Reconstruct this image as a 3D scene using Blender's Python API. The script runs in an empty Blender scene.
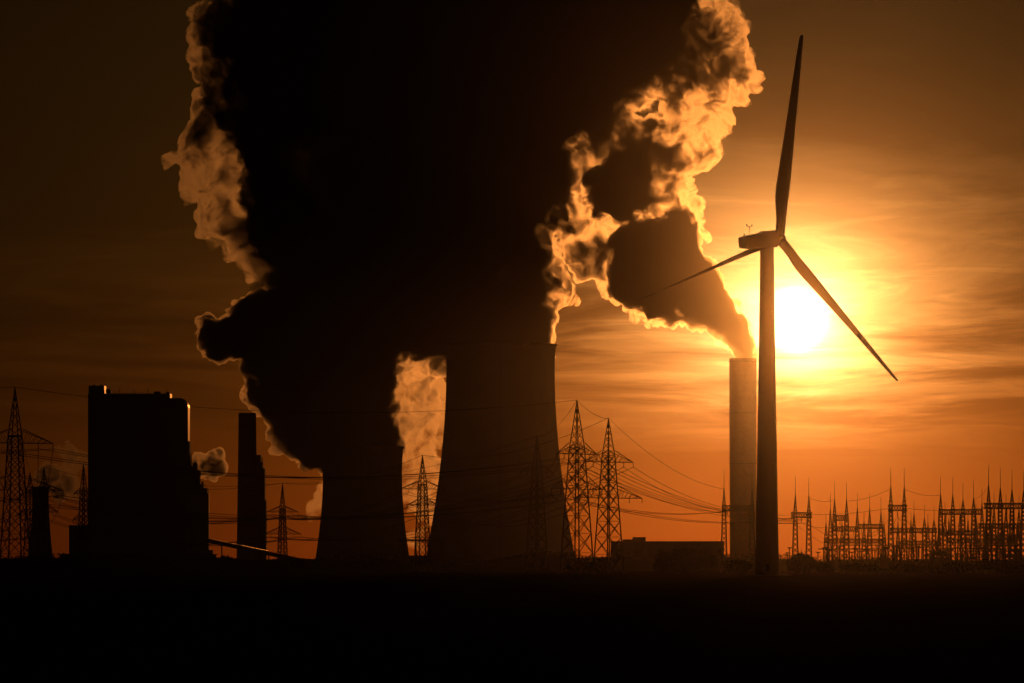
import bpy, bmesh, math, random
import numpy as np
from mathutils import Vector, Matrix

random.seed(7)
rng = np.random.default_rng(11)
scene = bpy.context.scene
C = scene.collection
R = math.radians

# ------------------------------------------------------------------ camera
F = 4871.0            # focal length in pixels of the 1024 px wide picture
HOR = 566.0           # picture row of the horizon
CAM_H = 3.0
cam = bpy.data.cameras.new('camera')
cam.sensor_width = 36.0
cam.lens = 36.0 * F / 1024.0
cam.shift_y = (HOR - 341.5) / 1024.0
cam.clip_start = 0.5
cam.clip_end = 60000
cam_o = bpy.data.objects.new('camera', cam)
cam_o.location = (0, 0, CAM_H)
cam_o.rotation_euler = (R(90), 0, 0)
C.objects.link(cam_o)
scene.camera = cam_o

# ------------------------------------------------------------------ sun + sky
SUN_AZ = math.atan((795 - 512) / F)          # to the right of the view axis
SUN_EL = math.atan((HOR - 320) / F)
SUN_DIR = Vector((math.sin(SUN_AZ) * math.cos(SUN_EL), math.cos(SUN_AZ) * math.cos(SUN_EL), math.sin(SUN_EL)))
sun = bpy.data.lights.new('sun', 'SUN')
sun.energy = 0.14
sun.color = (1.0, 0.30, 0.05)
sun.angle = R(0.53)
sun_o = bpy.data.objects.new('sun', sun)
sun_o.rotation_euler = SUN_DIR.to_track_quat('Z', 'Y').to_euler()
sun_o.location = (300, 6000, 900)
C.objects.link(sun_o)

world = bpy.data.worlds.new('World')
scene.world = world
world.use_nodes = True
wt = world.node_tree
wt.nodes.clear()


class N:
    """tiny helper around a node tree"""
    def __init__(self, tree): self.t = tree
    def node(self, kind, **kw):
        n = self.t.nodes.new(kind)
        for k, v in kw.items(): setattr(n, k, v)
        return n
    def link(self, a, b): self.t.links.new(a, b)
    def put(self, sock, v):
        if isinstance(v, bpy.types.NodeSocket): self.link(v, sock)
        else: sock.default_value = v
    def m(self, op, a, b=0.0, c=None):
        n = self.node('ShaderNodeMath', operation=op)
        self.put(n.inputs[0], a); self.put(n.inputs[1], b)
        if c is not None: self.put(n.inputs[2], c)
        return n.outputs[0]
    def vm(self, op, a, b=None):
        n = self.node('ShaderNodeVectorMath', operation=op)
        self.put(n.inputs[0], a)
        if b is not None: self.put(n.inputs[1], b)
        return n.outputs['Value'] if op in ('DOT_PRODUCT', 'LENGTH') else n.outputs[0]
    def scale(self, v, f):
        n = self.node('ShaderNodeVectorMath', operation='SCALE')
        self.put(n.inputs[0], v); self.put(n.inputs['Scale'], f)
        return n.outputs[0]
    def comb(self, x, y, z):
        n = self.node('ShaderNodeCombineXYZ')
        self.put(n.inputs[0], x); self.put(n.inputs[1], y); self.put(n.inputs[2], z)
        return n.outputs[0]
    def sep(self, v):
        n = self.node('ShaderNodeSeparateXYZ'); self.put(n.inputs[0], v)
        return n.outputs
    def noise(self, v, scale, detail=4, rough=0.5, dist=0.0):
        n = self.node('ShaderNodeTexNoise')
        self.put(n.inputs['Vector'], v); n.inputs['Scale'].default_value = scale
        n.inputs['Detail'].default_value = detail; n.inputs['Roughness'].default_value = rough
        n.inputs['Distortion'].default_value = dist
        return n.outputs['Fac']
    def ramp(self, f, lo, hi, a=0.0, b=1.0, smooth=True):
        n = self.node('ShaderNodeMapRange')
        n.interpolation_type = 'SMOOTHSTEP' if smooth else 'LINEAR'
        self.put(n.inputs[0], f)
        for i, v in zip((1, 2, 3, 4), (lo, hi, a, b)): n.inputs[i].default_value = v
        return n.outputs[0]


w = N(wt)
geo = w.node('ShaderNodeTexCoord').outputs['Generated']
dirv = w.vm('NORMALIZE', geo)
dx, dy, dz = w.sep(dirv)[0:3]
cosang = w.vm('DOT_PRODUCT', dirv, tuple(SUN_DIR))
theta = w.m('MULTIPLY', w.m('ARCCOSINE', w.m('MINIMUM', cosang, 0.9999999)), 180 / math.pi)
elev = w.m('MAXIMUM', w.m('MULTIPLY', w.m('ARCSINE', dz), 180 / math.pi), 0.0)
# thin cirrus veil: noise on a high flat sheet, so it draws out into streaks near the horizon
inv = w.m('DIVIDE', 1.0, w.m('ADD', w.m('MAXIMUM', dz, 0.0), 0.030))
sheet = w.comb(w.m('MULTIPLY', w.m('MULTIPLY', dx, inv), 1.0), w.m('MULTIPLY', w.m('MULTIPLY', dy, inv), 0.62),
               w.m('MULTIPLY', dz, 6.0))
n1 = w.noise(sheet, 0.75, 7, 0.58, 0.9)
n2 = w.noise(w.vm('ADD', sheet, (7.3, 2.1, 0.4)), 2.1, 6, 0.60, 0.9)
cir = w.m('ADD', w.m('MULTIPLY', w.ramp(n1, 0.42, 0.60), 0.6), w.m('MULTIPLY', w.ramp(n2, 0.44, 0.66), 0.4))
cirband = w.m('MULTIPLY', w.ramp(elev, 1.0, 2.5), w.ramp(elev, 3.2, 5.6, 1.0, 0.12))
cirrus = w.m('MULTIPLY', w.m('MULTIPLY', cir, cirband), w.ramp(theta, 3.0, 8.0, 1.0, 0.35))
# forward-scattered light of the veil round the sun: wide lobe and narrow aureole
wide = w.m('MULTIPLY', w.m('EXPONENT', w.m('MULTIPLY', theta, -1 / 3.2)), w.m('EXPONENT', w.m('MULTIPLY', elev, -1 / 3.2)))
wide = w.m('MULTIPLY', wide, 1.15)
wide = w.m('MULTIPLY', wide, w.m('ADD', w.m('ADD', 0.58, w.ramp(elev, 0.8, 2.6, 0.42, 0.0)), w.m('MULTIPLY', cirrus, 1.05)))
narrow = w.m('MULTIPLY', w.m('EXPONENT', w.m('MULTIPLY', theta, -1 / 0.80)), 1.5)
narrow = w.m('MULTIPLY', narrow, w.m('ADD', 0.08, w.m('MULTIPLY', cirrus, 2.1)))
core = w.m('MULTIPLY', w.m('EXPONENT', w.m('MULTIPLY', theta, -1 / 0.26)), 5.0)
core = w.m('MULTIPLY', core, w.m('ADD', 0.35, w.m('MULTIPLY', cirrus, 1.3)))
disc = w.m('MULTIPLY', w.ramp(theta, 0.05, 0.45, 1.0, 0.0), 2.6)
grat = w.m('MINIMUM', w.m('ADD', w.m('ADD', 0.135, w.m('MULTIPLY', elev, 0.037)), w.m('MULTIPLY', w.m('MULTIPLY', theta, elev), 0.0022)), 0.55)
brat = w.m('MINIMUM', w.m('ADD', 0.008, w.m('MULTIPLY', w.m('POWER', elev, 2.0), 0.0026)), 0.2)
col_w = w.scale(w.comb(1.0, grat, brat), wide)
col_n = w.scale(w.comb(1.0, 0.52, 0.14), narrow)
col_c = w.scale(w.comb(1.0, 0.76, 0.40), core)
col_d = w.scale(w.comb(1.0, 0.93, 0.75), disc)
glow = w.vm('ADD', w.vm('ADD', col_w, col_n), w.vm('ADD', col_c, col_d))
sky = w.node('ShaderNodeTexSky', sky_type='NISHITA', sun_disc=False)
sky.sun_elevation = SUN_EL
sky.sun_rotation = SUN_AZ
sky.dust_density = 6.0
sky.air_density = 1.6
sky.ozone_density = 1.0
bg1 = w.node('ShaderNodeBackground'); w.link(sky.outputs[0], bg1.inputs[0]); bg1.inputs[1].default_value = 0.0007
bg2 = w.node('ShaderNodeBackground'); w.link(glow, bg2.inputs[0]); bg2.inputs[1].default_value = 1.0
add = w.node('ShaderNodeAddShader'); w.link(bg1.outputs[0], add.inputs[0]); w.link(bg2.outputs[0], add.inputs[1])
wo = w.node('ShaderNodeOutputWorld'); w.link(add.outputs[0], wo.inputs['Surface'])

# ------------------------------------------------------------------ exposure / render
vs = scene.view_settings
vs.view_transform = 'Standard'
vs.look = 'None'
vs.exposure = 0.0
vs.gamma = 1.0
vs.use_curve_mapping = False
scene.render.engine = 'CYCLES'
cy = scene.cycles
cy.use_denoising = True
cy.volume_bounces = 0
cy.max_bounces = 4
cy.diffuse_bounces = 2
cy.glossy_bounces = 2
cy.transparent_max_bounces = 64
cy.caustics_reflective = False
cy.caustics_refractive = False
cy.sample_clamp_direct = 0.0


# ------------------------------------------------------------------ helpers
def P(px, py, Y):
    """point seen at picture position (px, py), Y metres away"""
    return Vector(((px - 512) / F * Y, Y, CAM_H + (HOR - py) / F * Y))


def X(px, Y): return (px - 512) / F * Y
def Z(py, Y): return CAM_H + (HOR - py) / F * Y
def S(n, Y): return n / F * Y


def tag(o, label=None, cat=None, group=None, kind=None):
    if label: o['label'] = label
    if cat: o['category'] = cat
    if group: o['group'] = group
    if kind: o['kind'] = kind
    return o


def empty(name, loc, label, cat, group=None, rz=0.0):
    o = bpy.data.objects.new(name, None)
    o.location = loc
    o.rotation_euler.z = rz
    o.empty_display_size = 2
    C.objects.link(o)
    return tag(o, label, cat, group)


class MB:
    def __init__(self): self.v = []; self.f = []
    def add(self, vs, fs):
        b = len(self.v)
        self.v += [tuple(p) for p in vs]
        self.f += [tuple(i + b for i in f) for f in fs]
        return self
    def box(self, x0, x1, y0, y1, z0, z1):
        return self.add([(x0, y0, z0), (x1, y0, z0), (x1, y1, z0), (x0, y1, z0), (x0, y0, z1), (x1, y0, z1), (x1, y1, z1), (x0, y1, z1)],
                        [(3, 2, 1, 0), (4, 5, 6, 7), (0, 1, 5, 4), (1, 2, 6, 5), (2, 3, 7, 6), (3, 0, 4, 7)])
    def bar(self, a, b, wd, wd2=None):
        a, b = Vector(a), Vector(b)
        d = (b - a)
        if d.length < 1e-6: return self
        d.normalize()
        up = Vector((0, 0, 1)) if abs(d.z) < 0.9 else Vector((1, 0, 0))
        s = d.cross(up).normalized(); t = s.cross(d)
        h, k = wd / 2, (wd2 or wd) / 2
        vs = [a + s * x * h + t * y * h for x, y in ((-1, -1), (1, -1), (1, 1), (-1, 1))] + \
             [b + s * x * k + t * y * k for x, y in ((-1, -1), (1, -1), (1, 1), (-1, 1))]
        return self.add(vs, [(3, 2, 1, 0), (4, 5, 6, 7), (0, 1, 5, 4), (1, 2, 6, 5), (2, 3, 7, 6), (3, 0, 4, 7)])
    def tube(self, pts, rad, n=6, cap=True):
        pts = [Vector(p) for p in pts]
        rads = rad if isinstance(rad, (list, tuple)) else [rad] * len(pts)
        rings = []
        for i, p in enumerate(pts):
            d = (pts[min(i + 1, len(pts) - 1)] - pts[max(i - 1, 0)]).normalized()
            up = Vector((0, 0, 1)) if abs(d.z) < 0.9 else Vector((0, 1, 0))
            s = d.cross(up).normalized(); t = s.cross(d)
            rings.append([p + (s * math.cos(a) + t * math.sin(a)) * rads[i] for a in [2 * math.pi * k / n for k in range(n)]])
        vs = [p for r in rings for p in r]
        fs = []
        for i in range(len(pts) - 1):
            for k in range(n):
                a, b = i * n + k, i * n + (k + 1) % n
                fs.append((a, b, b + n, a + n))
        if cap:
            fs.append(tuple(range(n - 1, -1, -1))); fs.append(tuple(range((len(pts) - 1) * n, len(pts) * n)))
        return self.add(vs, fs)
    def lathe(self, prof, n=48, cx=0, cy=0, close=False):
        vs = []
        for r, z in prof:
            for k in range(n):
                a = 2 * math.pi * k / n
                vs.append((cx + r * math.cos(a), cy + r * math.sin(a), z))
        fs = []
        m = len(prof)
        for i in range(m if close else m - 1):
            j = (i + 1) % m
            for k in range(n):
                k2 = (k + 1) % n
                fs.append((i * n + k, i * n + k2, j * n + k2, j * n + k))
        if not close:
            fs.append(tuple(range(n - 1, -1, -1))); fs.append(tuple(range((m - 1) * n, m * n)))
        return self.add(vs, fs)
    def prism(self, poly, y0, y1):
        """polygon in x,z (counter-clockwise seen from -y) swept from y0 to y1"""
        n = len(poly)
        vs = [(x, y0, z) for x, z in poly] + [(x, y1, z) for x, z in poly]
        fs = [tuple(range(n)), tuple(range(2 * n - 1, n - 1, -1))]
        for i in range(n):
            j = (i + 1) % n
            fs.append((j, i, i + n, j + n))
        return self.add(vs, fs)
    def mesh(self, name, mat, smooth=False):
        me = bpy.data.meshes.new(name)
        me.from_pydata(self.v, [], self.f)
        me.materials.append(mat)
        if smooth: me.polygons.foreach_set('use_smooth', [True] * len(me.polygons))
        me.update()
        return me
    def build(self, name, mat, parent=None, loc=None, smooth=False):
        o = bpy.data.objects.new(name, self.mesh(name, mat, smooth))
        C.objects.link(o)
        if parent: o.parent = parent
        if loc is not None: o.location = loc
        return o


def mat(name, col, rough=0.7, metal=0.0, var=0.25, scale=0.3, spec=0.5, bump=0.0):
    m = bpy.data.materials.new(name); m.use_nodes = True
    t = N(m.node_tree)
    b = m.node_tree.nodes['Principled BSDF']
    co = t.node('ShaderNodeTexCoord').outputs['Object']
    n = t.noise(co, scale, 6, 0.6)
    cr = t.node('ShaderNodeMix', data_type='RGBA')
    t.link(n, cr.inputs[0])
    cr.inputs[6].default_value = (*[c * (1 - var) for c in col], 1)
    cr.inputs[7].default_value = (*[min(c * (1 + var), 1) for c in col], 1)
    t.link(cr.outputs[2], b.inputs['Base Color'])
    b.inputs['Roughness'].default_value = rough
    b.inputs['Metallic'].default_value = metal
    b.inputs['Specular IOR Level'].default_value = spec
    if bump:
        bp = t.node('ShaderNodeBump'); bp.inputs['Strength'].default_value = bump
        t.link(t.noise(co, scale * 6, 5, 0.6), bp.inputs['Height']); t.link(bp.outputs[0], b.inputs['Normal'])
    return m


def volmat(name, density, aniso, col=(0.95, 0.95, 0.95), even=0.0):
    m = bpy.data.materials.new(name); m.use_nodes = True
    m.node_tree.nodes.clear()
    t = N(m.node_tree)
    v = t.node('ShaderNodeVolumePrincipled')
    v.inputs['Color'].default_value = (*col, 1)
    v.inputs['Density'].default_value = density
    v.inputs['Anisotropy'].default_value = aniso
    o = t.node('ShaderNodeOutputMaterial')
    t.link(v.outputs[0], o.inputs['Volume'])
    if even:
        v2 = t.node('ShaderNodeVolumePrincipled')
        v2.inputs['Color'].default_value = (*col, 1)
        v2.inputs['Density'].default_value = even
        v2.inputs['Anisotropy'].default_value = 0.1
        ad = t.node('ShaderNodeAddShader')
        t.link(v.outputs[0], ad.inputs[0]); t.link(v2.outputs[0], ad.inputs[1]); t.link(ad.outputs[0], o.inputs['Volume'])
    m.cycles.homogeneous_volume = True
    return m


M_CONC = mat('concrete', (0.30, 0.29, 0.27), 0.9, scale=0.05, spec=0.2)
M_CLAD = mat('grey_cladding', (0.26, 0.27, 0.28), 0.32, scale=0.04, spec=0.5)
M_ROOF = mat('sheet_roof', (0.42, 0.42, 0.42), 0.30, metal=0.8, scale=0.1)
M_DARKST = mat('dark_steel', (0.10, 0.10, 0.10), 0.7, spec=0.2)
M_GALV = mat('galvanised_steel', (0.20, 0.20, 0.20), 0.75, metal=0.0, spec=0.15)
M_WIRE = mat('aluminium_wire', (0.16, 0.16, 0.16), 0.8, spec=0.1)
M_INS = mat('brown_porcelain', (0.10, 0.05, 0.03), 0.5, spec=0.3)
M_WHITE = mat('white_turbine_paint', (0.62, 0.62, 0.61), 0.55, var=0.06, spec=0.3)
M_RED = mat('brick_chimney', (0.28, 0.19, 0.15), 0.9, spec=0.15)
M_SOIL = mat('field_soil', (0.050, 0.038, 0.026), 1.0, var=0.5, scale=0.02, spec=0.0)
M_CROP = mat('winter_crop', (0.045, 0.055, 0.025), 1.0, var=0.5, scale=0.05, spec=0.0)
M_TRACK = mat('gravel_track', (0.16, 0.14, 0.12), 1.0, scale=0.2, spec=0.0)
M_LEAF = mat('dark_foliage', (0.05, 0.06, 0.025), 0.9, var=0.4, spec=0.1)
M_BARK = mat('bark', (0.09, 0.07, 0.05), 1.0, spec=0.1)
M_HALL = mat('hall_wall', (0.33, 0.31, 0.29), 0.7, scale=0.08, spec=0.2)
M_GLASS = mat('dark_window', (0.03, 0.03, 0.035), 0.2)

# ------------------------------------------------------------------ ground
xs = np.concatenate([np.linspace(-8000, -900, 8), np.linspace(-700, 700, 36), np.linspace(900, 8000, 8)])
ys = np.concatenate([np.linspace(-2000, 0, 5), np.linspace(60, 1200, 70), np.linspace(1300, 4000, 30), np.linspace(4300, 6900, 8)])
gm = MB()
vv = []
for y in ys:
    for x in xs:
        near = max(0.0, 1 - abs(y - 700) / 650) if y > 50 else 0
        z = 0.25 * near * (math.sin(x * 0.021 + y * 0.004) + math.sin(y * 0.013 + 1.3)) if abs(x) < 700 else 0
        vv.append((x, y, z - 0.25 * near))
W_ = len(xs)
gm.add(vv, [(j * W_ + i, j * W_ + i + 1, (j + 1) * W_ + i + 1, (j + 1) * W_ + i) for j in range(len(ys) - 1) for i in range(W_ - 1)])
tag(gm.build('ground', M_SOIL, smooth=True), kind='structure')

bank = MB()
bk = []
nb_ = 90
for i in range(nb_ + 1):
    x = -420 + 840 * i / nb_
    h = 7.6 + 1.1 * math.sin(x * .021) + .7 * math.sin(x * .057 + 1) + .4 * math.sin(x * .13)
    bk += [(x, 2880, -.3), (x, 2892, h * .8), (x, 2900, h), (x, 2912, h * .9), (x, 2935, -.3)]
bank.add(bk, [(i * 5 + k, i * 5 + 5 + k, i * 5 + 6 + k, i * 5 + 1 + k) for i in range(nb_) for k in range(4)])
tag(bank.build('embankment', M_CROP, smooth=True), kind='structure')
# rough scrub growing along the crest of the bank: too many stems to count
sr = np.random.default_rng(77)
sv, sf = [], []
for i in range(9000):
    x = sr.uniform(-330, 340)
    dens = .5 + .5 * math.sin(x * .045 + 1.2 * math.sin(x * .017))
    if sr.uniform() > .25 + .75 * dens: continue
    hgt = sr.uniform(.3, 1.0) ** 1.6 * (1.0 + 3.2 * dens * dens)
    zc = 7.2 + 1.1 * math.sin(x * .021) + .7 * math.sin(x * .057 + 1) + .4 * math.sin(x * .13)
    c = np.array([x, 2900 + sr.uniform(-6, 6), zc - .8 + hgt])
    a = sr.normal(size=3); a /= np.linalg.norm(a); b = np.cross(a, sr.normal(size=3)); b /= np.linalg.norm(b)
    q = sr.uniform(.35, .9); k = len(sv)
    sv += [tuple(c - a * q), tuple(c + b * q * .5), tuple(c + a * q), tuple(c - b * q * .5)]; sf.append((k, k + 1, k + 2, k + 3))
    k = len(sv); c0 = np.array([c[0], c[1], zc - 1.2])
    sv += [tuple(c0 - [.08, 0, 0]), tuple(c0 + [.08, 0, 0]), tuple(c)]; sf.append((k, k + 1, k + 2))
tag(MB().add(sv, sf).build('scrub', M_LEAF), 'ragged low scrub along the dark bank before the power station', 'scrub', kind='stuff')

def strip(name, y0, y1, m, lift):
    g_ = MB(); pts = []
    xs_ = np.linspace(-420, 420, 85)
    for x in xs_:
        for y in (y0 + .02 * x, (y0 + y1) / 2 + .02 * x, y1 + .02 * x):
            near = max(0.0, 1 - abs(y - 700) / 650)
            z = .25 * near * (math.sin(x * .021 + y * .004) + math.sin(y * .013 + 1.3)) - .25 * near
            pts.append((x, y, z + lift + .02))
    g_.add(pts, [(i * 3 + k, i * 3 + 3 + k, i * 3 + 4 + k, i * 3 + 1 + k) for i in range(84) for k in range(2)])
    tag(g_.build(name, m, smooth=True), kind='structure')


strip('field_track', 640, 652, M_TRACK, .10)
strip('crop_field', 800, 1180, M_CROP, .12)

# ------------------------------------------------------------------ haze
hz = MB().box(-8600, 8600, -2600, 7100, -2.0, 640)
haze = hz.build('haze', volmat('haze_air', 6.2e-6, 0.985, (0.99, 0.97, 0.94)))  # haze with scattering narrowed so its glow also imitates lens glare
tag(haze, 'thin sunset haze filling the air over the plain', 'haze', kind='stuff')


# ------------------------------------------------------------------ cooling towers
def cooling_tower(label, cxp, Y, topy, rtop, rthroat, zthroat, rbase, nleg=36):
    H = Z(topy, Y)
    leg_h = 8.0
    t = empty('cooling_tower', (X(cxp, Y), Y, 0), label, 'cooling tower', 'cooling towers')
    prof = []
    k = 40
    for i in range(k + 1):
        z = leg_h + (H - leg_h) * i / k
        if z < zthroat:
            u = (zthroat - z) / (zthroat - leg_h)
            r = rthroat * math.sqrt(1 + ((rbase / rthroat) ** 2 - 1) * u * u)
        else:
            u = (z - zthroat) / (H - zthroat)
            r = rthroat * math.sqrt(1 + ((rtop / rthroat) ** 2 - 1) * u * u)
        prof.append((r, z))
    inner = [(r - 0.9, z) for r, z in reversed(prof)]
    MB().lathe(prof + inner, 96, close=True).build('shell', M_CONC, t, smooth=True)
    MB().lathe([(rtop + 0.9, H - 1.6), (rtop + 0.9, H + 0.4), (rtop - 1.2, H + 0.4), (rtop - 1.2, H - 1.6)], 96, close=True).build('rim_ring', M_CONC, t)
    MB().lathe([(rbase + 6, -0.5), (rbase + 6, 1.6), (rbase + 5.2, 1.6), (rbase + 5.2, 0.8), (0.2, 0.8)], 64).build('basin', M_CONC, t)
    leg = MB().bar((rbase + 4, -2.4, 0.8), (rbase, 3.2, leg_h + 1), 1.1)
    leg.bar((rbase + 4, 2.4, 0.8), (rbase, -3.2, leg_h + 1), 1.1)
    me = leg.mesh('support_leg', M_CONC)
    for i in range(nleg):
        o = bpy.data.objects.new('support_leg', me); C.objects.link(o)
        o.parent = t; o.rotation_euler.z = 2 * math.pi * i / nleg
    # ladder and warning lamp collar
    lad = MB()
    for i in range(k):
        (r0, z0), (r1, z1) = prof[i], prof[i + 1]
        for s in (-0.5, 0.5):
            lad.bar((s, -r0 - 0.5, z0), (s, -r1 - 0.5, z1), 0.14)
        lad.bar((-0.5, -r0 - 0.5, z0), (0.5, -r0 - 0.5, z0), 0.1)
    lad.build('ladder', M_DARKST, t)
    return t


Y1 = 4350.0
cooling_tower('tall wide concrete cooling tower in the middle, steam pouring from its mouth', 500.5, Y1, 345, S(55.5, Y1), S(54.2, Y1), Z(368, Y1), S(75, Y1))
Y2 = 4600.0
cooling_tower('shorter concrete cooling tower left of the tallest one, under the drifting plume', 362.5, Y2, 447, S(41, Y2), S(39.5, Y2), Z(472, Y2), S(47.5, Y2), 30)
Y3 = 6200.0
cooling_tower('small far cooling tower at the left edge behind the lattice pylon', 40.5, Y3, 487, S(9.0, Y3), S(8.2, Y3), Z(497, Y3), S(13, Y3), 24)

# ------------------------------------------------------------------ boiler house
YB = 4400.0
bh = empty('boiler_house', (X(140, YB), YB, 0), 'huge dark windowless boiler house block at the left', 'power station')
ox = X(140, YB)
def bx(px): return X(px, YB) - ox
poly = [(bx(88), -0.5), (bx(188), -0.5), (bx(188), Z(407, YB))]
for i in range(1, 7):
    a = R(90) * i / 6
    poly.append((bx(180) + (bx(188) - bx(180)) * math.cos(a), Z(407, YB) + (Z(398, YB) - Z(407, YB)) * math.sin(a)))
poly += [(bx(170), Z(398, YB)), (bx(170), Z(393.5, YB)), (bx(88), Z(393.5, YB))]
MB().prism(poly, 0, 26).build('wall', M_CLAD, bh)
MB().box(bx(88.3), bx(104), 3, 24, Z(393.5, YB) + .005, Z(385.5, YB)).build('stair_head', M_CLAD, bh)
MB().box(bx(105), bx(110), 8, 22, Z(393.5, YB) + .005, Z(389, YB)).build('roof_unit', M_DARKST, bh)
MB().box(bx(153), bx(160), 10, 22, Z(393.5, YB) + .005, Z(391, YB)).build('roof_unit', M_DARKST, bh)
MB().box(bx(165), bx(169), 10, 24, Z(393.5, YB) + .005, Z(391.8, YB)).build('roof_unit', M_DARKST, bh)
for px_ in (92, 99, 103):
    MB().tube([(bx(px_), 20, Z(386, YB)), (bx(px_), 20, Z(383.6, YB))], 0.8, 8).build('vent_pipe', M_GALV, bh)
rail = MB()
for k in range(25):
    xx = bx(112) + (bx(169) - bx(112)) * k / 24
    rail.bar((xx, .6, Z(393.5, YB)), (xx, .6, Z(393.5, YB) + 1.3), .12)
rail.bar((bx(112), .6, Z(393.5, YB) + 1.3), (bx(169), .6, Z(393.5, YB) + 1.3), .14)
rail.build('roof_railing', M_DARKST, bh)
for px_, hh_ in ((96, 7), (118, 5), (133, 4), (147, 6), (166, 5)):
    MB().tube([(bx(px_), 14, Z(393.5, YB)), (bx(px_), 14, Z(393.5, YB) + hh_)], .28, 5).build('roof_mast', M_GALV, bh)
# cladding bands: shallow ribs standing proud of the wall
for i, py in enumerate((420, 445, 470, 495, 520)):
    MB().box(bx(88.6), bx(187.4), -0.35, 0.02, Z(py, YB) - 0.6, Z(py, YB) + 0.6).build('cladding_band', M_CLAD, bh)
for i in range(9):
    px_ = 93 + i * 11
    MB().box(bx(px_), bx(px_ + 1.2), -0.6, 0.02, 0, Z(400, YB)).build('wall_rib', M_CLAD, bh)
MB().box(bx(188) + .01, bx(208), 10, 22, -0.5, Z(493, YB)).build('annex', M_CLAD, bh)
MB().box(bx(208) + .01, bx(212), 12, 20, -0.5, Z(550, YB)).build('annex', M_CLAD, bh)
MB().box(bx(68), bx(88) - .01, 10, 80, -0.5, Z(525, YB)).build('annex', M_CLAD, bh)
fl = MB()  # ducts; the first narrow box is added to hide sun glint on the side wall
for (a, b, c, d) in ((188.2, 189.4, 441, 493), (188.2, 190.2, 455, 493), (190, 192.5, 466, 493), (192.5, 196, 463, 493), (196.5, 199, 470, 493), (199, 203, 484, 493), (203, 207, 488, 493)):
    fl.box(bx(a), bx(b), 1 + a % 1.7, 24, Z(d, YB) - .5, Z(c, YB))
fl.build('flue_duct', M_DARKST, bh)
for px_, py in ((189, 453), (194, 461.5), (201, 481)):
    MB().tube([(bx(px_), 22, Z(py + 6, YB)), (bx(px_), 22, Z(py, YB))], 0.9, 8).build('vent_pipe', M_GALV, bh)
# service hall in front of the boiler house, low
hall_Y = 4250.0
hb = empty('turbine_hall', (X(60, hall_Y), hall_Y, 0), 'low dark hall along the foot of the boiler house', 'hall')
MB().box(0, X(212, hall_Y) - X(60, hall_Y), 0, 60, -.5, Z(555, hall_Y)).build('wall', M_HALL, hb)
MB().box(-1, X(212, hall_Y) - X(60, hall_Y) + 1, -1, 61, Z(555, hall_Y) + .01, Z(554, hall_Y)).build('roof', M_DARKST, hb)
for i in range(12):
    MB().box(4 + i * 11, 11 + i * 11, -0.15, 0.05, 3, 7).build('window', M_GLASS, hb)


# ------------------------------------------------------------------ chimneys
def chimney(label, cxp, Y, topy, wtop, wbot, material):
    H = Z(topy, Y)
    t = empty('chimney', (X(cxp, Y), Y, 0), label, 'chimney', 'power station chimneys')
    rt, rb = S(wtop, Y) / 2, S(wbot, Y) / 2
    prof = [(rb + (rt - rb) * (i / 12) ** 0.8, H * i / 12) for i in range(13)]
    MB().lathe(prof + [(rt - 1.2, H), (rt - 1.2, H - 8)], 40).build('shaft', material, t, smooth=False)
    for k, f in enumerate((0.5, 0.74, 0.985)):
        r = rb + (rt - rb) * f ** 0.8
        MB().lathe([(r + 0.3, H * f - 0.2), (r + 0.3, H * f + 0.2), (r - 0.2, H * f + 0.2), (r - 0.2, H * f - 0.2)], 40, close=True).build('platform_ring', M_DARKST, t)
    for k in range(4):
        a = R(45 + 90 * k)
        MB().tube([((rt - 0.3) * math.cos(a), (rt - 0.3) * math.sin(a), H - .3), ((rt - 0.3) * math.cos(a), (rt - 0.3) * math.sin(a), H + 3)], 0.12, 5).build('lightning_rod', M_GALV, t)
    return t


chimney('stout chimney glowing orange beside the sun, smoke leaning left from its top', 743, 4400, 358.5, 27.5, 26, M_RED)
chimney('dark plain chimney standing between the boiler house and the short cooling tower', 247.3, 4500, 413, 17.5, 22, M_CONC)
YS = 4540.0
st = empty('duct_tower', (X(259, YS), YS, 0), 'stepped dark tower leaning against the right side of the left chimney', 'tower')
sx = X(259, YS)
for a, b, py in ((249, 260, 454.5), (260.02, 262, 461.5), (262.04, 264, 468), (264.06, 265.3, 500)):
    MB().box(X(a, YS) - sx, X(b, YS) - sx, 12, 30, -0.5, Z(py, YS)).build('wall', M_DARKST, st)
MB().tube([(X(261, YS) - sx, 20, Z(461.5, YS)), (X(261, YS) - sx, 20, Z(457, YS))], .5, 6).build('vent_pipe', M_GALV, st)

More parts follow.
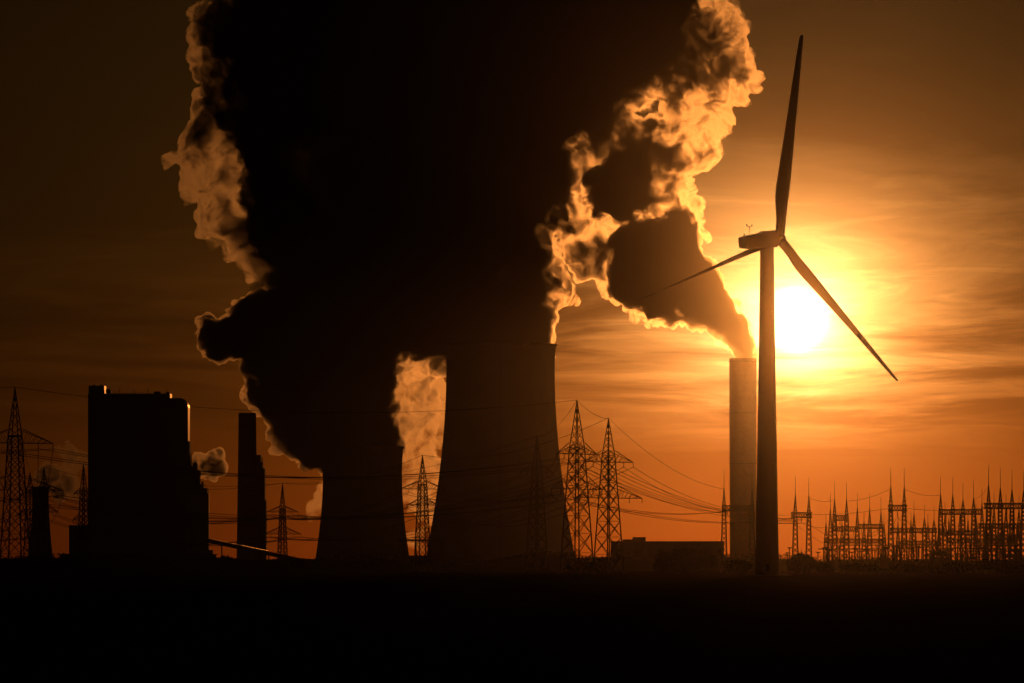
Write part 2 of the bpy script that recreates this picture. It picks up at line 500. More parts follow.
# ------------------------------------------------------------------ conveyor gallery
YC = 4150.0
cv = empty('conveyor_gallery', (X(250, YC), YC, 0), 'inclined coal conveyor gallery with a sunlit roof crossing the left chimney', 'conveyor')
a0, b0 = P(206, 540, YC), P(300, 560, YC)
off = Vector((X(250, YC), YC, 0))
A_, B_ = a0 - off, b0 - off
dirc = (B_ - A_)
nseg = 6
for i in range(nseg):
    p, q = A_ + dirc * (i / nseg), A_ + dirc * ((i + 0.985) / nseg)
    g = MB()
    g.add([(p.x, -2.5, p.z - 2), (q.x, -2.5, q.z - 2), (q.x, 2.5, q.z - 2), (p.x, 2.5, p.z - 2), (p.x, -2.5, p.z + 1.5), (q.x, -2.5, q.z + 1.5), (q.x, 2.5, q.z + 1.5), (p.x, 2.5, p.z + 1.5)],
          [(3, 2, 1, 0), (4, 5, 6, 7), (0, 1, 5, 4), (1, 2, 6, 5), (2, 3, 7, 6), (3, 0, 4, 7)])
    g.build('gallery_box', M_DARKST, cv)
    r_ = MB()
    # sheet roof; round cross ribs added so the sun glints off them
    nr_ = 9
    prof_ = []
    for c_ in range(nr_):
        for k in range(9):
            a = math.pi * (1 - k / 9)
            u = (c_ + .5 + .5 * math.cos(a)) / nr_
            prof_.append((p.x + (q.x - p.x) * u, p.z + (q.z - p.z) * u + 1.6 + .75 * math.sin(a)))
    prof_.append((q.x, q.z + 1.6))
    m_ = len(prof_)
    r_.add([(x, yy, z) for yy in (-2.9, 2.9) for x, z in prof_], [(k, k + 1, m_ + k + 1, m_ + k) for k in range(m_ - 1)])
    r_.build('roof_sheet', M_ROOF, cv)
for i in range(1, 6):
    p = A_ + dirc * (i / 6)
    if p.z > 6:
        for s in (-2, 2):
            MB().bar((p.x, s, p.z - 2), (p.x + 0.5, s * 1.8, 0), 0.8).build('trestle_leg', M_DARKST, cv)

# ------------------------------------------------------------------ pipe bridge between the cooling towers
YP = 4250.0
pb = empty('pipe_bridge', (X(418, YP), YP, 0), 'level pipe bridge spanning between the two cooling towers', 'pipe bridge')
x0, x1 = X(398, YP) - X(418, YP), X(446, YP) - X(418, YP)
z0 = Z(542, YP)
for k in range(3):
    MB().tube([(x0, -2 + 2 * k, z0 + 1.6), (x1, -2 + 2 * k, z0 + 1.6)], 0.9, 10).build('pipe', M_GALV, pb)
tr = MB()
tr.bar((x0, -3.2, z0), (x1, -3.2, z0), .5); tr.bar((x0, -3.2, z0 + 3.6), (x1, -3.2, z0 + 3.6), .5)
for i in range(10):
    xa = x0 + (x1 - x0) * i / 10; xb = x0 + (x1 - x0) * (i + 1) / 10
    tr.bar((xa, -3.2, z0 if i % 2 else z0 + 3.6), (xb, -3.2, z0 + 3.6 if i % 2 else z0), .35)
tr.build('truss', M_DARKST, pb)
for i in range(4):
    xa = x0 + (x1 - x0) * (i + .5) / 4
    MB().bar((xa, 0, 0), (xa, 0, z0 - .3), 1.0).build('support', M_DARKST, pb)

# ------------------------------------------------------------------ low halls
def low_hall(label, p0, p1, topy, Y, depth=30, pitch=0.0, units=()):
    xa, xb = X(p0, Y), X(p1, Y)
    t = empty('storage_hall', ((xa + xb) / 2, Y, 0), label, 'hall', 'low works halls')
    h = Z(topy, Y); hw = (xb - xa) / 2
    MB().box(-hw, hw, 0, depth, -.5, h).build('wall', M_HALL, t)
    MB().prism([(-hw - .6, h + .01), (hw + .6, h + .01), (hw + .6, h + .5), (0, h + .5 + pitch), (-hw - .6, h + .5)], -.6, depth + .6).build('roof', M_DARKST, t)
    for (u0, u1, uy) in units:
        MB().box(X(u0, Y) - (xa + xb) / 2, X(u1, Y) - (xa + xb) / 2, 6, 14, h + .6, Z(uy, Y)).build('roof_unit', M_DARKST, t)
    n = max(3, int(hw / 4))
    for i in range(n):
        u = -hw + (i + .3) * 2 * hw / n
        MB().box(u, u + hw / n, -.12, .05, h * .45, h * .75).build('window', M_GLASS, t)
    return t


low_hall('long flat brown hall between the twin pylons and the right chimney', 612, 724, 542.0, 3000, 40, 0.0, ((623, 646, 539.3), (633, 646, 537)))
low_hall('low shed at the foot of the left chimney', 212, 262, 561, 4100, 20, 2.0)
low_hall('flat shed under the pipe bridge', 404, 442, 556, 4200, 20, 0.0)
low_hall('low shed at the left edge beneath the big lattice pylon', 18, 67, 562.5, 3900, 30, 1.5)
low_hall('dark shed behind the wind turbine foot', 726, 790, 563, 3100, 20, 1.0)

# ------------------------------------------------------------------ wind turbine
YT = 1550.0
wtb = empty('wind_turbine', (X(767, YT), YT, 0), 'tall white three-bladed wind turbine silhouetted beside the setting sun', 'wind turbine')
hubz = Z(240, YT)
towtop = Z(247, YT)
rt, rb = S(13.6, YT) / 2, S(24.5, YT) / 2
prof_r = lambda u: rb + (rt - rb) * (u ** 0.85)
cuts = [0, 0.28, 0.55, 0.79, 1.0]
for i in range(4):
    pr = []
    for k in range(7):
        u = cuts[i] + (cuts[i + 1] - cuts[i]) * k / 6
        pr.append((prof_r(u), u * towtop))
    MB().lathe(pr, 48).build('tower_section', M_WHITE, wtb, smooth=False)
    if i:
        u = cuts[i]
        MB().lathe([(prof_r(u) + .05, u * towtop - .15), (prof_r(u) + .05, u * towtop + .15), (prof_r(u) - .2, u * towtop + .15), (prof_r(u) - .2, u * towtop - .15)], 48, close=True).build('flange_ring', M_WHITE, wtb)
MB().box(-.6, .6, -rb - .08, -rb + .4, 1.2, 3.6).build('door', M_DARKST, wtb)
YAW = math.atan2(0.69, 0.72)                       # rotor axis: to the right and away from the viewer
TILT = R(6.5)
ax = Vector((math.cos(YAW) * math.cos(TILT), math.sin(YAW) * math.cos(TILT), math.sin(TILT)))
side = Vector((math.sin(YAW), -math.cos(YAW), 0))   # horizontal, in the rotor plane, towards the right of the picture
upv = side.cross(ax).normalized()
if upv.z < 0: upv = -upv
base = Vector((0, 0, hubz))
# nacelle: lofted rounded box along the axis
nac = MB()
sec = [(-11.6, 1.5, -1.5, 1.5), (-11.2, 1.9, -1.9, 1.75), (-7.5, 2.1, -2.35, 2.1), (-2.5, 2.2, -2.55, 2.45), (-1.2, 2.25, -2.6, 2.95), (2.6, 2.25, -2.6, 2.9), (3.6, 2.0, -2.2, 2.2), (4.0, 1.6, -1.7, 1.7)]
rings = []
for s_, hw, zb, zt in sec:
    ring = []
    for k in range(20):
        a = 2 * math.pi * k / 20
        c_, s2 = math.cos(a), math.sin(a)
        ex = 0.35
        u = hw * math.copysign(abs(c_) ** ex, c_)
        v_ = math.copysign(abs(s2) ** ex, s2)
        v_ = v_ * zt if v_ > 0 else -v_ * zb
        ring.append(base + ax * s_ + side * u + upv * v_)
    rings.append(ring)
nac.add([p for r_ in rings for p in r_], [(i * 20 + k, i * 20 + (k + 1) % 20, (i + 1) * 20 + (k + 1) % 20, (i + 1) * 20 + k) for i in range(len(sec) - 1) for k in range(20)]
        + [tuple(range(19, -1, -1)), tuple(range((len(sec) - 1) * 20, len(sec) * 20))])
nco = nac.build('nacelle', M_WHITE, wtb)
am = MB()
pA = base + ax * -8.0 + upv * 1.9
am.tube([pA, pA + Vector((0, 0, 3.2))], 0.09, 6)
am.bar(pA + Vector((-.8, 0, 3.0)), pA + Vector((.8, 0, 3.0)), 0.12)
am.tube([pA + Vector((-.8, 0, 3.0)), pA + Vector((-.8, 0, 3.7))], 0.16, 6)
am.tube([pA + Vector((.8, 0, 3.0)), pA + Vector((.8, 0, 3.6))], 0.14, 6)
am.build('wind_vane', M_DARKST, nco)
pB = base + ax * -10.4 + upv * 1.8
MB().tube([pB, pB + Vector((0, 0, 1.0))], 0.18, 6).build('warning_lamp', M_DARKST, nco)
hubc = base + ax * 5.7
hb_ = MB()
prof = [(-1.7, 1.5), (-1.2, 1.95), (0, 2.05), (1.0, 1.85), (1.8, 1.3), (2.2, 0.6), (2.3, 0.1)]
hb_.add([hubc + ax * s_ + (side * math.cos(2 * math.pi * k / 24) + upv * math.sin(2 * math.pi * k / 24)) * r_ for s_, r_ in prof for k in range(24)],
        [(i * 24 + k, i * 24 + (k + 1) % 24, (i + 1) * 24 + (k + 1) % 24, (i + 1) * 24 + k) for i in range(len(prof) - 1) for k in range(24)] + [tuple(range(23, -1, -1))])
hb_.build('rotor_hub', M_WHITE, wtb, smooth=True)
RB = S(207, YT)
PITCH = R(90)
stations = [(0.02, 3.1, 3.1), (0.06, 3.1, 3.1), (0.10, 3.8, 2.9), (0.15, 5.0, 2.5), (0.21, 6.1, 2.1), (0.27, 6.2, 1.8), (0.37, 5.6, 1.45), (0.5, 4.7, 1.1), (0.64, 3.8, .85), (0.78, 3.0, .62), (0.9, 2.3, .45), (0.965, 1.8, .34), (0.99, 1.5, .28), (1.0, .9, .2)]
for k in range(3):
    ph = R(15.2 + 120 * k)
    d = upv * math.cos(ph) + side * math.sin(ph)
    tan = ax.cross(d).normalized()
    bl = MB(); rings = []
    for (u, ch, th) in stations:
        tw = PITCH - R(8) * u
        cd = tan * math.cos(tw) + ax * math.sin(tw)
        nd = d.cross(cd).normalized()
        rr = []
        c0 = hubc + d * (u * RB) + ax * (-0.6 * u * u)
        bw = min(1.0, max(0.0, (u - 0.05) / 0.12))
        for j in range(16):
            a = 2 * math.pi * j / 16
            xx = math.cos(a); yy = math.sin(a)
            xc = xx * ch / 2 - bw * 0.18 * ch           # trailing edge swings behind the pitch axis
            yt = yy * th / 2 * (1 - bw * 0.55 * (1 - xx) / 2 * 1.2)
            rr.append(c0 + cd * xc + nd * yt)
        rings.append(rr)
    n = len(rings)
    bl.add([p for r_ in rings for p in r_], [(i * 16 + j, i * 16 + (j + 1) % 16, (i + 1) * 16 + (j + 1) % 16, (i + 1) * 16 + j) for i in range(n - 1) for j in range(16)]
           + [tuple(range(15, -1, -1)), tuple(range((n - 1) * 16, n * 16))])
    bl.build('blade', M_WHITE, wtb, smooth=True)
MB().lathe([(rb + 4, -.4), (rb + 4, .15), (rb + .3, .5), (rb + .3, .2)], 32).build('foundation', M_CONC, wtb)


# ------------------------------------------------------------------ lattice pylons
PYL = {}


def pylon(key, label, px, peaky, Y, yaw, arms, wtopx, wbotx, bar=0.22):
    """arms: list of (picture row, half span in metres)"""
    H = Z(peaky, Y)
    t = empty('lattice_pylon', (X(px, Y), Y, 0), label, 'pylon', 'lattice power pylons', yaw)
    ztop = Z(arms[0][0], Y) + 2.5
    w0, w1 = S(wbotx, Y) / 2 * 0.82, S(wtopx, Y) / 2 * 0.82
    def wd(z):
        if z <= ztop: return w0 + (w1 - w0) * (z / ztop)
        return w1 * max(0.04, 1 - (z - ztop) / (H - ztop))
    cor = [(-1, -1), (1, -1), (1, 1), (-1, 1)]
    for cx_, cy_ in cor:
        MB().bar((cx_ * w0, cy_ * w0, -.3), (cx_ * w1, cy_ * w1, ztop), bar * 1.5, bar * 1.2).build('leg', M_GALV, t)
    # panels
    z = 0.0
    zs = [0.0]
    while z < ztop - 1:
        z += max(2.2, wd(z) * 1.75)
        zs.append(min(z, ztop))
    if zs[-1] < ztop: zs.append(ztop)
    for i in range(len(zs) - 1):
        za, zb = zs[i], zs[i + 1]
        wa, wb = wd(za), wd(zb)
        g = MB()
        for k in range(4):
            c1, c2 = cor[k], cor[(k + 1) % 4]
            g.bar((c1[0] * wa, c1[1] * wa, za), (c2[0] * wb, c2[1] * wb, zb), bar * .75)
            g.bar((c2[0] * wa, c2[1] * wa, za), (c1[0] * wb, c1[1] * wb, zb), bar * .75)
            g.bar((c1[0] * wb, c1[1] * wb, zb), (c2[0] * wb, c2[1] * wb, zb), bar * .6)
        g.build('bracing_panel', M_GALV, t)
    pk = MB()
    zz = ztop
    for cx_, cy_ in cor:
        pk.bar((cx_ * w1, cy_ * w1, ztop), (0, 0, H), bar * 1.1, bar * .7)
    npk = 5
    for i in range(npk):
        za, zb = ztop + (H - ztop) * i / (npk + 1), ztop + (H - ztop) * (i + 1) / (npk + 1)
        wa, wb = wd(za), wd(zb)
        for k in range(4):
            c1, c2 = cor[k], cor[(k + 1) % 4]
            pk.bar((c1[0] * wa, c1[1] * wa, za), (c2[0] * wb, c2[1] * wb, zb), bar * .6)
    pk.build('earth_wire_peak', M_GALV, t)
    tips = []; lev = []
    for (ay, span) in arms:
        rise = min(4.6, span * .34)
        za = Z(ay, Y)
        wz = wd(za)
        for s in (-1, 1):
            g = MB()
            tip = (s * span, 0, za)
            for c in (-1, 1):
                g.bar((s * wz, c * wz, za), tip, bar * 1.0)
                g.bar((s * wz, c * wz, za + rise), tip, bar * .85)
                nb = max(4, int(span / 2.2))
                for i in range(nb):
                    u0, u1 = i / nb, (i + 1) / nb
                    lo = Vector((s * (wz + (span - wz) * u0), c * wz * (1 - u0), za)); hi = Vector((s * (wz + (span - wz) * u1), c * wz * (1 - u1), za + rise * (1 - u1)))
                    g.bar(lo, hi, bar * .5)
            arm = g.build('crossarm', M_GALV, t)
            outs = [1.0, 0.55] if span > 9 else [1.0]
            for u in outs:
                q = Vector((s * (wz + (span - wz) * u), 0, za - .1))
                ins = MB()
                pts = [q + Vector((0, 0, -0.21 * j)) for j in range(9)]
                ins.tube(pts, [0.07 if j % 2 else 0.2 for j in range(9)], 6)
                ins.build('insulator_string', M_INS, arm)
                tips.append(Vector((s * (wz + (span - wz) * u), 0, za - 1.8)))
                lev.append(arms.index((ay, span)))
    rot = Matrix.Rotation(yaw, 4, 'Z')
    o = Vector((X(px, Y), Y, 0))
    PYL[key] = dict(peak=o + Vector((0, 0, H)), tips=[o + rot @ p for p in tips], lev=lev)
    return t


pylon('L', 'big lattice pylon at the left edge of the picture', 15, 387, 1600, R(28), [(443, 13.5), (490, 17), (531, 12)], 13, 30, .25)
pylon('A', 'tall lattice pylon beside the tallest cooling tower, left of a twin pair', 577, 400, 1750, R(52), [(454, 12), (489, 15)], 13, 30, .25)
pylon('B', 'lattice pylon right of its twin, before the long flat hall', 608.5, 418, 1850, R(40), [(462, 12.5), (498, 17)], 11, 27, .25)
pylon('T', 'faint lattice pylon standing before the tallest cooling tower', 537, 436, 2500, R(50), [(472, 13), (498, 16)], 8, 20, .34)
pylon('U', 'lattice pylon between the two cooling towers against glowing steam', 422.5, 455, 2600, R(25), [(489, 13), (505, 9)], 8, 16, .34)
pylon('W', 'slim lattice pylon between the left chimney and the short cooling tower', 282.5, 483, 3300, R(30), [(512, 12), (534, 14)], 5, 10, .36)
pylon('E', 'thin far pylon close against the left wall of the boiler house', 83.5, 464, 2900, R(60), [(494, 10), (520, 11)], 6, 12, .34)
pylon('G', 'far lattice pylon just right of the big one at the left edge', 44, 467, 2900, R(55), [(492, 11), (512, 13)], 6, 12, .34)
pylon('H', 'smaller far pylon half hidden by the big one at the left edge', 30, 472, 3100, R(50), [(496, 10), (515, 12)], 6, 12, .34)

# ------------------------------------------------------------------ power lines
def wire(a, b, sag, rad, label, group, name='power_line'):
    a, b = Vector(a), Vector(b)
    n = 22
    pts = [a.lerp(b, i / n) - Vector((0, 0, sag * 4 * (i / n) * (1 - i / n))) for i in range(n + 1)]
    mid = a
    m = MB().tube([p - mid for p in pts], rad, 4, cap=False)
    o = m.build(name, M_WIRE, loc=mid)
    tag(o, label, 'power line', group)


def connect(k1, k2, sag, rad, label, group, ncond=99):
    p, q = PYL[k1], PYL[k2]
    n = min(len(p['tips']), len(q['tips']), ncond)
    for i in range(n):
        wire(p['tips'][i], q['tips'][i], sag * random.uniform(.93, 1.07), rad, ('upper ', 'lower ', 'lowest ')[p['lev'][i]] + label, group)
    wire(p['peak'], q['peak'], sag * .75, rad * .8, 'topmost ' + label, group)


connect('L', 'A', 8.5, .09, 'sagging power line from the left-edge pylon across to the twin pylons', 'lines from the left-edge pylon')
connect('B', 'U', 9, .11, 'sagging power line between the right twin pylon and the pylon between the towers', 'lines across the tallest tower')
connect('T', 'W', 9, .11, 'power line crossing the short cooling tower at a long low sag', 'lines across the short tower')
connect('U', 'W', 8, .13, 'power line running from the glowing steam to the slim left pylon', 'lines left of the glowing steam')
connect('W', 'E', 9, .14, 'power line passing the left chimney toward the boiler house', 'lines past the left chimney')
connect('W', 'G', 11, .14, 'power line passing the left chimney toward the left-edge pylons', 'lines behind the left chimney')
connect('A', 'T', 5, .10, 'power line leaving the left twin pylon toward the faint pylon', 'lines before the tallest tower')
connect('H', 'L', 6, .10, 'power line joining the left-edge pylon and its smaller neighbour', 'lines at the left edge')
offL = dict(tips=[p + Vector((-330, -160, 0)) for p in PYL['L']['tips']], peak=PYL['L']['peak'] + Vector((-330, -160, 0)))
offL['lev'] = PYL['L']['lev']
PYL['offL'] = offL
connect('offL', 'L', 9, .09, 'power line running out of the left side of the picture', 'lines leaving at the left')


# ------------------------------------------------------------------ switchyard
GAN = []


def lattice_mast(parent, x, H, hb, w0, w1, rod, bar):
    g = MB()
    cor = [(-1, -1), (1, -1), (1, 1), (-1, 1)]
    def wd(z): return w0 + (w1 - w0) * z / hb if z < hb else w1 * max(.06, 1 - (z - hb) / (H - hb))
    for cx_, cy_ in cor:
        g.bar((x + cx_ * w0, cy_ * w0, -.2), (x + cx_ * w1, cy_ * w1, hb), bar * 1.3)
        g.bar((x + cx_ * w1, cy_ * w1, hb), (x, 0, H), bar * 1.1)
    z = 0
    while z < H - 1.5:
        zn = min(z + max(1.5, wd(z) * 2.2), H - .5)
        for k in range(4):
            c1, c2 = cor[k], cor[(k + 1) % 4]
            a, b = wd(z), wd(zn)
            g.bar((x + c1[0] * a, c1[1] * a, z), (x + c2[0] * b, c2[1] * b, zn), bar * .7)
            g.bar((x + c2[0] * a, c2[1] * a, z), (x + c1[0] * b, c1[1] * b, zn), bar * .7)
        z = zn
    m = g.build('mast', M_GALV, parent)
    MB().tube([(x, 0, H - .5), (x, 0, H + rod * .6), (x, 0, H + rod)], [.15, .12, .07], 5).build('lightning_rod', M_GALV, m)


def gantry(label, masts, beam, Y, rod=18, bar=.34, beam2=None, wbot=6.4, yaw=0.0):
    """masts: [(px, top row)], beam: (px0, px1, row)"""
    xc = X(sum(m[0] for m in masts) / len(masts), Y)
    t = empty('switchyard_gantry', (xc, Y, 0), label, 'gantry', 'switchyard gantries', yaw)
    for (px, ty) in masts:
        H = Z(ty, Y)
        lattice_mast(t, X(px, Y) - xc, H, min(Z(beam[2], Y) + .8, H - 2), S(wbot, Y) / 2, S(3.0, Y) / 2, S(rod, Y), bar)
    for bm_ in ([beam] + ([beam2] if beam2 else [])):
        xa, xb, zb = X(bm_[0], Y) - xc, X(bm_[1], Y) - xc, Z(bm_[2], Y)
        g = MB()
        hh = 1.1
        for sy in (-.7, .7):
            for sz in (-hh, hh):
                g.bar((xa, sy, zb + sz), (xb, sy, zb + sz), bar * 1.2)
            nb = max(4, int(abs(xb - xa) / 1.0))
            for i in range(nb):
                u0, u1 = xa + (xb - xa) * i / nb, xa + (xb - xa) * (i + 1) / nb
                s = 1 if i % 2 else -1
                g.bar((u0, sy, zb - s * hh), (u1, sy, zb + s * hh), bar * .8)
                g.bar((u0, sy, zb + s * hh), (u1, sy, zb - s * hh), bar * .7)
        bo = g.build('beam', M_GALV, t)
        for k in range(3):
            u = xa + (xb - xa) * (k + .5) / 3
            ins = MB().tube([(u, 0, zb - hh - .3 * j) for j in range(8)], [.08 if j % 2 else .22 for j in range(8)], 6)
            ins.build('insulator_string', M_INS, bo)
            GAN.append(Vector((xc + u, Y, zb - hh - 2.3)))
    return t


gantry('two-masted gantry whose masts stand left of and before the glowing chimney', [(724, 488), (752, 490)], (722, 754, 508), 2250)
gantry('short gantry of two spiked masts nearest the turbine, behind the round bush', [(795.3, 494), (808.8, 496)], (791, 812, 515), 2150)
gantry('narrow gantry of two spiked masts, second from the turbine', [(834.6, 499), (846.6, 500)], (833, 847, 518), 2230)
gantry('low gantry row of four masts with a stepped double beam', [(830.4, 509), (857.3, 508), (869.6, 509), (881, 512)], (832, 858, 529), 2420, beam2=(857.3, 882, 526.5), rod=15)
gantry('tall gantry pair with the highest spikes in the middle of the switchyard', [(890.8, 487), (904.2, 487)], (888, 907, 508), 2000, rod=19)
gantry('low three-masted gantry right of the tall middle pair', [(914, 514), (924.4, 518.5), (934, 520)], (890, 937, 530.5), 2420, rod=14)
gantry('wide four-masted gantry right of the switchyard transformer', [(940.6, 494.5), (952.8, 494.5), (963, 500), (973.6, 498)], (939, 982, 512), 2150)
gantry('tall four-masted gantry cut by the right edge of the picture', [(988.6, 485), (1000.3, 488), (1012, 490), (1023.6, 491)], (984, 1030, 506), 1950, rod=20, bar=.36)
gantry('low rear gantry behind the four-masted one at the right', [(945, 514), (960, 515), (976, 516)], (940, 980, 533), 2500, rod=12)
gantry('low rear gantry behind the right-edge gantry', [(982, 503), (994, 506), (1006, 508), (1019, 509)], (978, 1024, 526), 2350, rod=14)
gantry('small rear gantry low at the far right of the switchyard', [(986, 520), (1002, 521), (1018, 522)], (984, 1022, 537), 2550, rod=10)

gantry('long faint rear gantry behind the middle of the switchyard', [(826, 522), (842, 523), (864, 521), (884, 523)], (824, 886, 541), 2680, rod=9)
gantry('faint rear gantry behind the tall middle pair', [(898, 522), (911, 520), (928, 523), (939, 522)], (896, 941, 543), 2720, rod=9)
gantry('faint rear gantry seen between the masts of the right-hand gantries', [(949, 519), (968, 520), (990, 518), (1013, 519)], (947, 1015, 541), 2700, rod=10)

# bus wires between gantries
GS = sorted(range(len(GAN)), key=lambda i: GAN[i].x / GAN[i].y)
for i in range(0, len(GS) - 3):
    a, b = GAN[GS[i]], GAN[GS[i + 3]]
    wire(a, b, 1.6, .09, 'sagging bus wire strung between the switchyard gantries', 'switchyard bus wires', 'bus_wire')
for (pa, ya, pb_, yb, Ya, Yb) in ((795, 514, 890, 508, 2150, 2000), (724, 507, 795, 515, 2250, 2150), (904, 508, 988, 507, 2000, 1950), (808, 497, 834, 500, 2150, 2230), (846, 501, 890, 489, 2230, 2000), (904, 489, 940, 495, 2000, 2150), (973, 499, 988, 487, 2150, 1950)):
    wire(P(pa, ya, Ya), P(pb_, yb, Yb), 1.2, .08, 'sagging bus wire strung between the switchyard gantries', 'switchyard bus wires', 'bus_wire')
# lines from the twin pylons down into the switchyard
for i, p in enumerate(PYL['B']['tips'][:6]):
    g = GAN[i % 3]
    wire(p, g + Vector((0, 0, 1 + i * .5)), 3.5, .09, 'power line dropping from the right twin pylon to the chimney-side gantry', 'lines from the twin pylons to the switchyard')
for i, p in enumerate(PYL['A']['tips'][:6]):
    g = GAN[3 + i % 3]
    wire(p, g + Vector((0, 0, .5 + i * .5)), 6, .09, 'power line sweeping from the left twin pylon to the turbine-side gantry', 'lines from the twin pylons to the turbine side')
wire(PYL['B']['peak'], P(724, 489, 2250), 5, .08, 'earth wire falling from the right twin peak to the chimney-side gantry', None, 'earth_wire')
wire(PYL['A']['peak'], PYL['B']['peak'] + Vector((0, 0, -.3)), 1.5, .08, 'short earth wire linking the peaks of the twin pylons', None, 'earth_wire')

# post insulators (equipment posts), one mesh shared
pm = MB()
pm.box(-.45, .45, -.45, .45, -.2, .3)
pm.tube([(0, 0, .3), (0, 0, 4.4)], .17, 6)
pm.tube([(0, 0, 4.4 + .25 * j) for j in range(13)], [.16 if j % 2 else .33 for j in range(13)], 8)
ph_me = None
pcap = MB().box(-1.0, 1.0, -.25, .25, 7.4, 7.75).mesh('terminal_cap', M_GALV)
post_me = pm.mesh('post_insulator', M_INS)
prs = random.Random(5)
posts = [(787.5, 2200), (789.5, 2300), (818, 2150), (824, 2150), (827, 2250), (839, 2150), (852, 2300), (862, 2200), (875, 2250), (886, 2150), (896, 2250), (900, 2150), (909, 2250), (919, 2150), (929, 2200), (947, 2300), (957, 2200), (968, 2250), (979, 2150), (984, 2250), (992, 2150), (996, 2300), (1004, 2200), (1009, 2150), (1016, 2250), (1020, 2150)]
posts += [(prs.uniform(826, 1022), prs.uniform(2050, 2500)) for _ in range(34)]
for px, Y in posts:
    o = bpy.data.objects.new('post_insulator', post_me); C.objects.link(o)
    o.location = (X(px, Y), Y, 0)
    o.scale = (1, 1, prs.uniform(1.1, 1.55))
    tag(o, 'slender post insulator with a flat cap on the switchyard floor', 'post insulator', 'switchyard post insulators')
    c_ = bpy.data.objects.new('terminal_cap', pcap); C.objects.link(c_); c_.parent = o
# tubular busbars on short frames
for lab, p0, p1, row, Y in (('long level busbar low on the left of the switchyard', 818, 886, 549, 2160), ('level busbar low under the tall middle gantry', 880, 938, 547, 2120), ('level busbar low under the wide four-masted gantry', 944, 1000, 548, 2180), ('level busbar low at the right edge of the switchyard', 972, 1030, 545, 2080), ('short level busbar in the rear of the switchyard', 838, 905, 545, 2380)):
    xa, xb, zz_ = X(p0, Y), X(p1, Y), Z(row, Y)
    t = empty('busbar', ((xa + xb) / 2, Y, 0), lab, 'busbar', 'switchyard busbars')
    hw = (xb - xa) / 2
    MB().tube([(-hw, 0, zz_), (hw, 0, zz_)], .22, 8).build('tube', M_GALV, t)
    for k in range(6):
        u = -hw + (k + .5) * hw / 3
        MB().bar((u, 0, -.2), (u, 0, zz_ - 2.2), .4).build('support', M_GALV, t)
        MB().tube([(u, 0, zz_ - 2.2 + .27 * j) for j in range(9)], [.15 if j % 2 else .36 for j in range(9)], 8).build('insulator', M_INS, t)
# transformers
for lab, px, Y, sc_ in (('large transformer block in the middle of the switchyard', 940, 2260, 1.25), ('squat transformer between the right rear gantries', 972, 2380, 1.0), ('transformer half hidden at the right edge of the switchyard', 1010, 2300, 1.1)):
    t = empty('transformer', (X(px, Y), Y, 0), lab, 'transformer', 'switchyard transformers')
    t.scale = (sc_,) * 3
    MB().box(-3, 3, -2, 2, .3, 5.5).build('tank', M_DARKST, t)
    MB().tube([(-2.6, 0, 7), (2.6, 0, 7)], .8, 12).build('conservator', M_GALV, t)
    for k in range(6):
        MB().box(-2.8 + k * 1.0, -2.3 + k * 1.0, -3.0, -2.02, .8, 4.8).build('radiator', M_GALV, t)
    for k in range(3):
        MB().tube([(-2 + 2 * k, .8, 5.5 + .3 * j) for j in range(12)], [.15 if j % 2 else .32 for j in range(12)], 8).build('bushing', M_INS, t)
    for sxx in (-2.2, 2.2):
        MB().bar((sxx, 0, 5.5), (sxx, 0, 6.4), .3).build('bracket', M_DARKST, t)


# ------------------------------------------------------------------ bushes and small trees
def bush(label, px, Y, wpx, hpx, n, seed, leaf=.55, name='bush', trunk=0.15):
    r = np.random.default_rng(seed)
    wv, hv = S(wpx, Y) / 2, S(hpx, Y)
    t = empty(name, (X(px, Y), Y, 0), label, 'bush' if name == 'bush' else 'tree', 'bushes and trees on the plain')
    lobes = [(r.uniform(-.62, .62) * wv, r.uniform(-.4, .4) * wv, r.uniform(.3, .72) * hv, r.uniform(.28, .5)) for _ in range(11)]
    lobes.append((0, 0, hv * .62, .5))
    v, f = [], []
    for i in range(n):
        lx, ly, lz, lr = lobes[r.integers(len(lobes))]
        d = r.normal(size=3); d /= np.linalg.norm(d)
        rr = r.uniform(.45, 1.05) ** .6
        c = np.array([lx + d[0] * rr * lr * wv, ly + d[1] * rr * lr * wv, max(.2, lz + d[2] * rr * lr * hv * .75)])
        a = r.normal(size=3); a /= np.linalg.norm(a); b = np.cross(a, r.normal(size=3)); b /= np.linalg.norm(b)
        s = leaf * r.uniform(.5, 1.3)
        k = len(v)
        v += [tuple(c - a * s), tuple(c + b * s * .45), tuple(c + a * s), tuple(c - b * s * .45)]
        f.append((k, k + 1, k + 2, k + 3))
    MB().add(v, f).build('crown', M_LEAF, t)
    st_ = MB()
    for i in range(5):
        a = r.uniform(0, 6.28)
        st_.tube([(0, 0, -.2), (math.cos(a) * wv * .2, math.sin(a) * wv * .2, hv * .35), (math.cos(a) * wv * .5, math.sin(a) * wv * .5, hv * .72)], [trunk * 1.6, trunk, trunk * .4], 5)
    for i in range(22):
        a = r.uniform(0, 6.28); q = r.uniform(.2, .95)
        top = (math.cos(a) * wv * q, math.sin(a) * wv * q, hv * (1.22 - .55 * q * q) * r.uniform(.8, 1.08))
        st_.tube([(math.cos(a) * wv * q * .5, math.sin(a) * wv * q * .5, hv * .3), (top[0] * .9, top[1] * .9, top[2] * .75), top], [trunk * .7, trunk * .5, trunk * .2], 4)
    st_.build('trunk', M_BARK, t)
    return t


